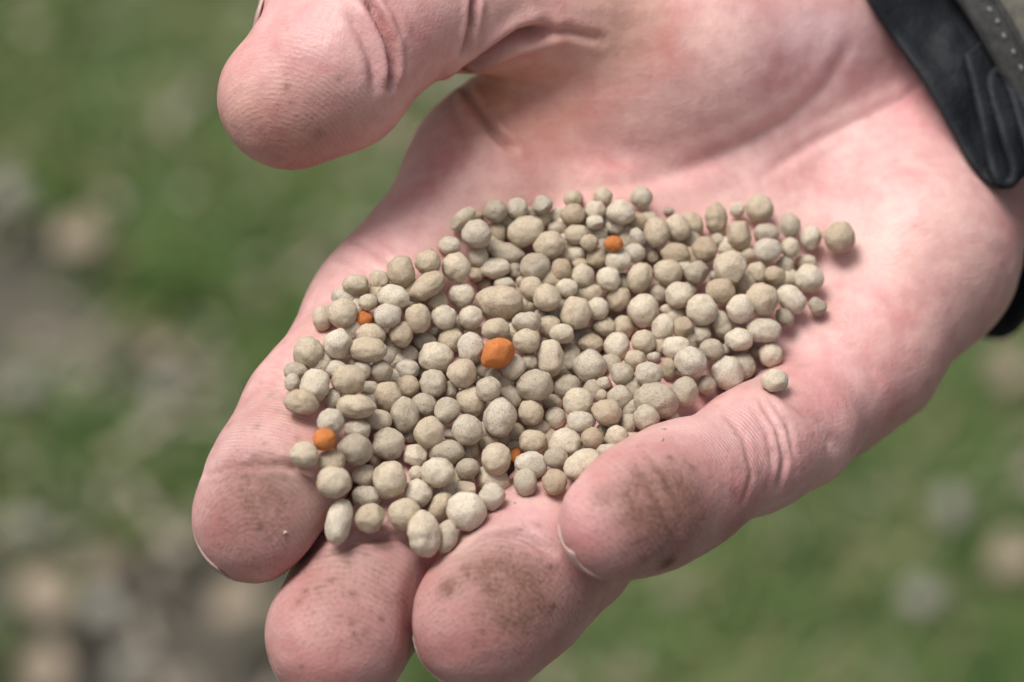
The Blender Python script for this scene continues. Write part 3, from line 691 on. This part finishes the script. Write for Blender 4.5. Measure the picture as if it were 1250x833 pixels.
def pellet_mesh(seed, kind):
    bm = bmesh.new(); bmesh.ops.create_icosphere(bm, subdivisions=4, radius=1.0)
    rr = random.Random(seed); o = Vector((rr.uniform(-50, 50), rr.uniform(-50, 50), rr.uniform(-50, 50)))
    flats = []
    for _ in range(rr.randint(2, 5)):
        v = Vector((rr.gauss(0, 1), rr.gauss(0, 1), rr.gauss(0, 1))).normalized(); flats.append((v, rr.uniform(0.84, 0.97)))
    for v in bm.verts:
        n = v.co.normalized(); r = 1 + 0.09 * noise.noise(n * 1.2 + o) + 0.075 * noise.noise(n * 2.4 + o) + 0.030 * noise.noise(n * 5.5 + o) + 0.014 * noise.noise(n * 12 + o)
        if kind == 'lump': r += 0.07 * max(0, noise.noise(n * 3.4 + o)) + 0.03 * noise.noise(n * 8 + o)
        if kind == 'double': r *= 1 - 0.17 * math.exp(-((n.x + 0.12) / 0.24) ** 2) * 0.55
        if kind == 'facet': r += 0.0
        p = n * r
        for f, h in flats:
            hh = h - (0.10 if kind == 'facet' else 0.0); ex = p.dot(f) - hh
            if ex > 0: p -= f * ex * (0.9 if kind == 'facet' else 0.7)
        v.co = p
    me_ = bpy.data.meshes.new('pellet'); bm.to_mesh(me_); bm.free()
    me_.polygons.foreach_set('use_smooth', [True] * len(me_.polygons))
    return me_
VAR = {}
for kind, n in (('round', 14), ('facet', 6), ('lump', 4), ('double', 4)):
    for mname, mm in (('b', M_PEL), ('g', M_PELG)):
        VAR[kind, mname] = []
        for s in range(n // 2 + 1):
            m_ = pellet_mesh(s * 7 + len(kind) * 31 + (100 if mname == 'g' else 0), kind); m_.materials.append(mm); VAR[kind, mname].append(m_)
ORA = []
for s in range(5):
    m_ = pellet_mesh(900 + s, 'facet' if s in (0, 3) else 'round'); m_.materials.append(M_ORA); ORA.append(m_)

for v in ORA[3].vertices:
    c_ = v.co; c_.y *= 1.0 + 0.28 * c_.x; c_.z *= 1.0 + 0.12 * c_.x
    for f_, h_ in (((-0.5, -0.75, 0.45), 0.62), ((0.55, 0.80, 0.25), 0.66), ((-0.8, 0.5, 0.35), 0.70), ((0.3, -0.4, 0.87), 0.74), ((0.75, -0.6, 0.3), 0.72)):
        f_ = Vector(f_).normalized(); e_ = c_.dot(f_) - h_
        if e_ > 0: c_ -= f_ * e_ * 0.5
    v.co = c_
LAND = [((607, 432), 'the large orange pellet'), ((396, 537), 'the orange pellet by the fingertip'), ((443, 391), 'the half-hidden orange pellet'), ((748, 298), 'the small orange pellet'),
        ((628, 556), 'the buried orange sliver'), ((610, 369), 'the biggest flat grey pellet'), ((801, 491), 'the big lumpy pellet'), ((1025, 290), 'the stray right-hand pellet'),
        ((722, 450), 'the pale speckled round pellet'), ((518, 653), 'the egg-shaped lowest pellet'), ((414, 637), 'the long pellet beside the index fingertip'), ((945, 466), 'the pellet by the little finger base'),
        ((565, 268), 'the tilted oval top-left pellet'), ((874, 267), 'the tall two-lobed top pellet'), ((376, 430), 'the leftmost large pellet')]
LAND_LABEL = {0: 'large bright orange angular pellet in the middle of the heap', 1: 'round orange pellet beside the index fingertip at the left edge of the heap',
  2: 'orange pellet half hidden between beige ones near the left edge', 3: 'small orange oval pellet near the top edge of the heap', 4: 'orange sliver of a pellet nearly buried low in the heap',
  5: 'biggest flattened pale grey pellet, above the large orange pellet', 6: 'big lumpy speckled pellet lying against the little finger', 7: 'stray round pellet alone on the palm, farthest right of the heap',
  8: 'big pale round pellet with dark specks, right of the heap centre', 9: 'large egg-shaped pellet, lowest of the heap between middle and ring fingers', 10: 'long pointed pellet standing between index fingertip and middle finger',
  11: 'lower of two loose pellets at the base of the little finger', 12: 'tilted elongated pellet at the top left corner of the heap', 13: 'tall pale two-lobed pellet on the top edge of the heap', 14: 'large pale angular pellet on the left edge above the index finger'}
near = {}
for k, (q, _) in enumerate(LAND):
    near[min(range(NP_), key=lambda i: math.hypot(pix[i][0] - q[0], pix[i][1] - q[1]))] = k
DIRN = ['right of', 'below right of', 'below', 'below left of', 'left of', 'above left of', 'above', 'above right of']
ORDN = ['first', 'second', 'third', 'fourth', 'fifth', 'sixth', 'seventh', 'eighth', 'ninth', 'tenth', 'eleventh', 'twelfth', 'thirteenth', 'fourteenth', 'fifteenth', 'sixteenth']
sect = {}
for i in range(NP_):
    if i in near: continue
    k = min(range(len(LAND)), key=lambda k: math.hypot(pix[i][0] - LAND[k][0][0], pix[i][1] - LAND[k][0][1]))
    dx, dy = pix[i][0] - LAND[k][0][0], pix[i][1] - LAND[k][0][1]
    s = int(round(math.atan2(dy, dx) / (math.pi / 4))) % 8
    sect.setdefault((k, s), []).append((math.hypot(dx, dy), i))
labels = {i: LAND_LABEL[k] for i, k in near.items()}
for (k, s), lst in sect.items():
    for rnk, (_, i) in enumerate(sorted(lst)):
        p = PEL[i]; r = math.sqrt(p['a'] * p['b']); asp = max(p['a'], p['b']) / min(p['a'], p['b'])
        size = 'tiny' if r < 9.5 else 'small' if r < 13.5 else 'medium' if r < 17.5 else 'large'
        shp = 'round' if asp < 1.15 else 'oval' if asp < 1.45 else 'long'
        vis = ' half-hidden' if p['beh'] == 2 else ''
        labels[i] = f"{size} {shp}{vis} beige pellet, {ORDN[rnk]} {DIRN[s]} {LAND[k][1]}"
rp = random.Random(11)
oc = 0
for i, p in enumerate(PEL):
    asp = max(p['a'], p['b']) / min(p['a'], p['b'])
    q = to_pix(pos[i])
    sc = (D0 - pos[i][2]) / D0 * 1e-4
    a, b = p['a'] * sc, p['b'] * sc
    c = math.sqrt(a * b) * rp.uniform(0.9, 1.0)
    if p['ora']:
        m_ = ORA[3] if near.get(i) == 0 else ORA[{1: 1, 2: 0, 3: 2, 4: 4}.get(near.get(i), 1)]; oc += 1
    else:
        k = near.get(i)
        kind = 'lump' if k == 6 else 'double' if (asp > 1.3 and rp.random() < 0.5) or k == 13 else rp.choice(['round', 'round', 'round', 'facet', 'lump' if rp.random() < 0.3 else 'round'])
        mm = 'g' if rp.random() < (0.55 if 420 < p['py'] < 560 else 0.25) or k in (6, 8) else 'b'
        m_ = rp.choice(VAR[kind, mm])
    o = bpy.data.objects.new('pellet', m_); COL.objects.link(o)
    # own spin first, then the ellipsoid in the sight frame
    if p['ora'] and near.get(i) == 0: spin = Matrix.Identity(4)
    elif asp > 1.12 or kind == 'double':
        if p['a'] >= p['b']: spin = Matrix.Rotation(rp.uniform(0, 6.28), 4, 'X')
        else: spin = Matrix.Rotation(math.pi / 2, 4, 'Z') @ Matrix.Rotation(rp.uniform(0, 6.28), 4, 'X')
    else:
        spin = Matrix.Rotation(rp.uniform(0, 6.28), 4, Vector((rp.gauss(0, 1), rp.gauss(0, 1), rp.gauss(0, 1))).normalized())
    if near.get(i) == 0: a, b, c = a * 1.12, b * 1.15, c * 1.1
    S = Matrix.Diagonal((a * 1.01, b * 1.01, c * 1.01, 1))
    M = ROT.to_4x4() @ Matrix.Rotation(math.radians(-p['ang']), 4, 'Z') @ S @ spin
    M.translation = Vector(to_world(pos[i]))
    o.matrix_world = M
    tag(o, labels[i], 'pellet', 'pellets heaped in the palm')
print('pellet objects', time.time() - T0)

dust = np.zeros(len(HV)); sub = np.nonzero((HN[:, 2] > 0) & (HV[:, 0] > -32) & (HV[:, 0] < 48) & (HV[:, 1] > -30) & (HV[:, 1] < 24))[0]
dmin = np.full(len(sub), 1e9)
for q in pos: dmin = np.minimum(dmin, ((HV[sub] - q) ** 2).sum(1))
dust[sub] = 0.34 * np.exp(-np.maximum(np.sqrt(dmin) - 1.5, 0) ** 2 / 3.2 ** 2)
a_ = me.attributes.new('dust', 'FLOAT', 'POINT'); a_.data.foreach_set('value', dust.astype(np.float32))
rc = np.random.RandomState(17); cv, cf = [], []
ico = bmesh.new(); bmesh.ops.create_icosphere(ico, subdivisions=1, radius=1.0); IV = np.array([v.co for v in ico.verts]); IF = [[v.index for v in f.verts] for f in ico.faces]; ico.free()
for _ in range(110):
    q = pix[rc.randint(NP_)] + rc.normal(size=2) * 24; h = hit(*q)
    if h is None or np.hypot(seen[:, 0] - q[0], seen[:, 1] - q[1]).min() < 15: continue
    r = rc.uniform(0.10, 0.30); k = len(cv); cv.extend(h + IV * r * rc.uniform(0.6, 1.3, (len(IV), 1)) + np.array([0, 0, r * 0.4])); cf.extend([[x + k for x in f] for f in IF])
if cv:
    crumbs = mesh_obj('pellet_crumbs', to_world(np.array(cv)), cf, mat_simple('crumb', (0.55, 0.46, 0.35), 0.8, 0.3, 500.0), smooth=False); tag(crumbs, 'tiny beige crumbs and dust on the skin round the heap', 'crumbs', kind='stuff')
# ------------------------------------------------------------------ ground: soil, grass, dry leaves and stones
def mat_soil():
    t = NT('soil')
    co = t.n('ShaderNodeTexCoord').outputs['Object']
    n1 = t.n('ShaderNodeTexNoise', Scale=9.0, Detail=6.0, Roughness=0.65); t.l(co, n1.inputs['Vector'])
    n2 = t.n('ShaderNodeTexNoise', Scale=60.0, Detail=5.0, Roughness=0.7); t.l(co, n2.inputs['Vector'])
    c = t.ramp(n1.outputs[0], [(0.3, (0.055, 0.047, 0.038)), (0.5, (0.10, 0.088, 0.068)), (0.7, (0.155, 0.135, 0.108))])
    c = t.mix(0.8, c, t.ramp(n2.outputs[0], [(0.3, (0.5, 0.5, 0.5)), (0.7, (1.4, 1.4, 1.4))]), 'MULTIPLY')
    t.l(c, t.b.inputs['Base Color']); t.b.inputs['Roughness'].default_value = 0.95
    t.l(t.bump(n2.outputs[0], 0.8, 0.01), t.b.inputs['Normal'])
    return t.m
def mat_blade(name, a, b, c):
    t = NT(name)
    r = t.n('ShaderNodeAttribute', _attribute_name='rnd').outputs['Fac']
    col = t.ramp(r, [(0.0, a), (0.6, b), (1.0, c)])
    t.l(col, t.b.inputs['Base Color']); t.b.inputs['Roughness'].default_value = 0.6
    t.b.inputs['Transmission Weight'].default_value = 0.0
    t.b.inputs['Subsurface Weight'].default_value = 0.0
    return t.m
G = 60.0; n = 64
gv, gf = [], []
xs = np.sign(np.linspace(-1, 1, n)) * np.abs(np.linspace(-1, 1, n)) ** 3 * G
for y in xs:
    for x in xs: gv.append((x, y + 0.7, 0.012 * noise.noise(Vector((x * 6, y * 6, 0))) if max(abs(x), abs(y)) < 3 else 0.0))
for j in range(n - 1):
    for i in range(n - 1): gf.append((j * n + i, j * n + i + 1, (j + 1) * n + i + 1, (j + 1) * n + i))
ground = mesh_obj('ground', gv, gf, mat_soil()); tag(ground, kind='structure')

# where the grass stands thick or thin, seen in pixels: (x, y, radius, amount)
THICK = [(60, 130, 150, 1.0), (260, 190, 190, 1.0), (230, 300, 140, 0.9), (100, 20, 90, 0.5), (300, 20, 120, 0.5), (130, 620, 110, 0.8), (240, 560, 100, 0.6), (20, 800, 80, 0.5),
         (700, 780, 160, 0.9), (900, 700, 200, 1.0), (1000, 800, 220, 1.1), (1200, 800, 160, 1.0), (1080, 600, 120, 0.9), (1220, 560, 100, 0.9), (420, 220, 120, 0.8), (1240, 470, 60, 0.8), (700, 300, 300, 0.7), (60, 560, 60, 0.5)]
THIN = [(40, 380, 110, 0.8), (170, 480, 80, 0.7), (200, 640, 60, 0.9), (60, 760, 120, 0.7), (250, 790, 110, 0.8), (90, 290, 50, 0.7), (150, 60, 60, 0.5), (1160, 620, 40, 0.5), (1230, 690, 50, 0.6), (820, 800, 60, 0.5)]
gp = [(ground_pt(x, y), r * 4.05e-4, a) for x, y, r, a in THICK]; gn = [(ground_pt(x, y), r * 4.05e-4, a) for x, y, r, a in THIN]
rg = np.random.RandomState(3)
def density(x, y):
    v0 = 0.55 * noise.noise(Vector((x * 14, y * 14, 1)))
    far = math.hypot(x - 0.0, y - 0.7)
    v = 0.10 + 0.35 * max(0, noise.noise(Vector((x * 5, y * 5, 3)))) + (0.30 if far > 0.45 else 0) + v0
    for c, r, a in gp: v += a * math.exp(-((x - c[0]) ** 2 + (y - c[1]) ** 2) / r ** 2)
    for c, r, a in gn: v -= a * math.exp(-((x - c[0]) ** 2 + (y - c[1]) ** 2) / r ** 2)
    return v
cx0, cy0 = ground_pt(625, 416)[:2]
bv, bf, br = [], [], []
count = 0
for it_ in range(125000):
    if it_ < 52000:
        x, y = cx0 + rg.uniform(-0.38, 0.38), cy0 + rg.uniform(-0.36, 0.36)
        if rg.rand() > density(x, y): continue
    else:
        rr_ = 0.3 + 3.2 * rg.rand() ** 1.3; an = rg.uniform(0, 6.2832); x, y = cx0 + rr_ * math.cos(an), cy0 + rr_ * math.sin(an)
        if abs(x - cx0) < 0.38 and abs(y - cy0) < 0.36 or rg.rand() > 0.6 + 0.8 * noise.noise(Vector((x * 5, y * 5, 3))): continue
    fs_ = 1.0 if it_ < 52000 else 1.0 + 0.5 * rr_; h_ = rg.uniform(0.015, 0.06) * min(fs_, 1.6); wd = rg.uniform(0.0012, 0.0026) * fs_; an = rg.uniform(0, 6.28); ln = rg.uniform(0.2, 1.3) * h_
    dx, dy = math.cos(an), math.sin(an); sx, sy = -dy * wd, dx * wd; k = len(bv); z0 = -0.004
    for t_, wf in ((0, 1.0), (0.5, 0.85)):
        ox, oy = dx * ln * t_ * t_, dy * ln * t_ * t_; z = z0 + h_ * (t_ - 0.25 * t_ * t_)
        bv += [(x + ox - sx * wf, y + oy - sy * wf, z), (x + ox + sx * wf, y + oy + sy * wf, z)]
    bv.append((x + dx * ln, y + dy * ln, z0 + h_ * 0.75))
    bf += [(k, k + 1, k + 3, k + 2), (k + 2, k + 3, k + 4)]
    cl = 0.5 + 0.9 * noise.noise(Vector((x * 22, y * 22, 8)))
    q = min(0.75, max(0.0, cl * 0.6 + rg.uniform(-0.15, 0.25))) if rg.rand() < 0.86 else rg.uniform(0.85, 1.0)
    br += [q] * 5; count += 1
grass = mesh_obj('grass', bv, bf, mat_blade('grass_blades', (0.036, 0.084, 0.014), (0.100, 0.170, 0.030), (0.36, 0.29, 0.17)), smooth=False)
a_ = grass.data.attributes.new('rnd', 'FLOAT', 'POINT'); a_.data.foreach_set('value', np.array(br, np.float32))
tag(grass, 'short patchy green grass blurred far below the hand', 'grass', kind='stuff')
print('grass', count, time.time() - T0)

def mat_thing(name, c1, c2):
    t = NT(name)
    co = t.n('ShaderNodeTexCoord').outputs['Object']
    n1 = t.n('ShaderNodeTexNoise', Scale=120.0, Detail=5.0, Roughness=0.65); t.l(co, n1.inputs['Vector'])
    t.l(t.ramp(n1.outputs[0], [(0.3, c1), (0.7, c2)]), t.b.inputs['Base Color']); t.b.inputs['Roughness'].default_value = 0.85
    t.l(t.bump(n1.outputs[0], 0.5, 0.002), t.b.inputs['Normal'])
    return t.m
# dry straw, leaf crumbs and grit scattered between the grass: nobody could count it
lv, lf = [], []
for _ in range(6500):
    x, y = cx0 + rg.normal() * 0.30, cy0 + rg.normal() * 0.28
    if noise.noise(Vector((x * 16, y * 16, 5))) + 0.35 * noise.noise(Vector((x * 40, y * 40, 2))) < rg.uniform(-0.05, 0.45): continue
    L_, W_, T_ = rg.uniform(0.003, 0.011), rg.uniform(0.0012, 0.004), rg.uniform(0.0004, 0.0015); an = rg.uniform(0, 6.28); ti = rg.normal() * 0.3
    ca_, sa_ = math.cos(an), math.sin(an); z0 = rg.uniform(0.004, 0.03); k = len(lv)
    for dz in (0, T_):
        for (u, v) in ((-L_, -W_ * 0.5), (L_ * 0.8, -W_), (L_, W_ * 0.6), (-L_ * 0.7, W_)): lv.append((x + u * ca_ - v * sa_, y + u * sa_ + v * ca_, z0 + dz + u * ti))
    lf += [(k + 3, k + 2, k + 1, k), (k + 4, k + 5, k + 6, k + 7), (k, k + 1, k + 5, k + 4), (k + 1, k + 2, k + 6, k + 5), (k + 2, k + 3, k + 7, k + 6), (k + 3, k, k + 4, k + 7)]
litter = mesh_obj('dry_litter', lv, lf, mat_thing('litter', (0.20, 0.165, 0.125), (0.46, 0.40, 0.32)), smooth=False)
tag(litter, 'pale dry litter scattered through the grass below the hand', 'litter', kind='stuff')
M_STONE = mat_thing('stone', (0.25, 0.235, 0.195), (0.40, 0.38, 0.32))
M_LEAF = mat_thing('dry_leaf', (0.26, 0.205, 0.145), (0.42, 0.34, 0.25))
M_STEM = mat_thing('leaf_stem', (0.22, 0.16, 0.10), (0.30, 0.22, 0.14))
def stone_mesh(seed):
    bm = bmesh.new(); bmesh.ops.create_icosphere(bm, subdivisions=3, radius=1.0); rr = random.Random(seed); o = Vector((rr.uniform(-9, 9), rr.uniform(-9, 9), 0))
    for v in bm.verts:
        n_ = v.co.normalized(); v.co = n_ * (1 + 0.28 * noise.noise(n_ * 1.3 + o) + 0.1 * noise.noise(n_ * 3 + o))
    m_ = bpy.data.meshes.new('stone'); bm.to_mesh(m_); bm.free(); m_.materials.append(M_STONE); m_.polygons.foreach_set('use_smooth', [True] * len(m_.polygons)); return m_
STM = [stone_mesh(s) for s in range(4)]
def leaf_parts(seed):
    rr = random.Random(seed); vs_, fs = [], []; nu, nv = 9, 13; cv = rr.uniform(0.2, 0.5)
    for lay in (0, 1):
        for j in range(nv):
            v = j / (nv - 1); wd = 0.42 * math.sin(math.pi * min(1, v ** 0.8 * 1.0)) * (1 + 0.15 * math.sin(v * 20)) + 0.01
            for i in range(nu):
                u = -1 + 2 * i / (nu - 1)
                vs_.append((u * wd, v - 0.5, cv * (u * wd) ** 2 * 2 + 0.25 * cv * math.sin(v * 3 + seed) + 0.05 * abs(u) + (0.012 if lay else 0)))
    K = nu * nv
    for j in range(nv - 1):
        for i in range(nu - 1):
            q = (j * nu + i, j * nu + i + 1, (j + 1) * nu + i + 1, (j + 1) * nu + i); fs.append(q[::-1]); fs.append([x + K for x in q])
    rm_ = list(range(nu)) + [j * nu + nu - 1 for j in range(1, nv)] + [(nv - 1) * nu + i for i in range(nu - 2, -1, -1)] + [j * nu for j in range(nv - 2, 0, -1)]
    for x, y in zip(rm_, rm_[1:] + rm_[:1]): fs.append((x, y, y + K, x + K))
    z_end = vs_[nu // 2][2]
    sv, sf = [], []
    for j in range(5):
        for k in range(5): an = 6.2832 * k / 5; sv.append((0.012 * math.cos(an), -0.5 - 0.07 * j, z_end + 0.006 - 0.01 * j + 0.012 * math.sin(an)))
    for j in range(4):
        for k in range(5): sf.append((j * 5 + k, j * 5 + (k + 1) % 5, (j + 1) * 5 + (k + 1) % 5, (j + 1) * 5 + k))
    return vs_, fs, sv, sf
LEAFM = []
for s in range(3):
    a1, b1, c1, d1 = leaf_parts(s)
    m1 = bpy.data.meshes.new('leaf_blade'); m1.from_pydata(a1, [], b1); m1.materials.append(M_LEAF)
    m2 = bpy.data.meshes.new('stem'); m2.from_pydata(c1, [], d1); m2.materials.append(M_STEM); LEAFM.append((m1, m2))
BITS = [  # kind, px, py, size mm, label
 ('leaf', 92, 288, 44, 'pale dry leaf left of the thumb tip, on bare soil'), ('stone', 14, 232, 17, 'pale stone at the left edge level with the heap top'),
 ('stone', 205, 470, 15, 'greyish stone left of the index finger middle joint'), ('leaf', 195, 425, 32, 'dull brown leaf below the dry leaf, left of the index finger'),
 ('stone', 1162, 615, 15, 'pale round stone right of the little finger'), ('stone', 1126, 726, 16, 'pale round stone in grass near the lower right'),
 ('leaf', 1234, 682, 40, 'pinkish dry leaf at the right edge of the grass'), 
 ('leaf', 1225, 450, 38, 'tan leaf below the dark cuff at the right edge'), 
 ('leaf', 52, 728, 46, 'pale leaf on bare soil at the lower left'), ('stone', 128, 742, 18, 'pale stone beside the leaf at the lower left'),
 ('leaf', 50, 820, 42, 'tan leaf in the bottom left corner'), ('stone', 158, 812, 14, 'grey stone on the bottom edge below the index fingertip'),
 ('leaf', 295, 742, 42, 'dry leaf just below the index fingertip'), ('stone', 30, 640, 15, 'pale stone near the left edge beside grass'),
 ('leaf', 120, 690, 28, 'small brown leaf left of the index fingertip'), ('stone', 25, 470, 15, 'dull stone on dark soil at the left edge'),
 ('leaf', 620, 120, 40, 'dry leaf hidden under the palm'), ('leaf', 480, 160, 28, 'dull leaf in the gap under the thumb'),
 ]
rb = random.Random(21)
for kd, px, py, sz, lab in BITS:
    if 'hidden' in lab: continue
    g = ground_pt(px, py, 0.035); an = rb.uniform(0, 6.28); s_ = sz * (0.66e-3 if kd == 'leaf' else 0.95e-3)
    if kd == 'stone':
        o = bpy.data.objects.new('stone', rb.choice(STM)); COL.objects.link(o)
        o.location = (g[0], g[1], 0.033); o.scale = (s_ * 0.62, s_ * 0.5, s_ * 0.4); o.rotation_euler = (rb.uniform(-.2, .2), rb.uniform(-.2, .2), an)
        tag(o, lab, 'stone', 'stones on the ground')
    else:
        m1, m2 = rb.choice(LEAFM)
        r_ = bpy.data.objects.new('fallen_leaf', None); COL.objects.link(r_); r_.location = (g[0], g[1], 0.035); r_.scale = (s_, s_, s_); r_.rotation_euler = (rb.uniform(-.3, .3), rb.uniform(-.3, .3), an)
        r_.empty_display_size = 0.2
        for nm, m_ in (('leaf_blade', m1), ('stem', m2)):
            c_ = bpy.data.objects.new(nm, m_); COL.objects.link(c_); c_.parent = r_
        tag(r_, lab, 'leaf', 'fallen leaves on the ground')
print('done', time.time() - T0)
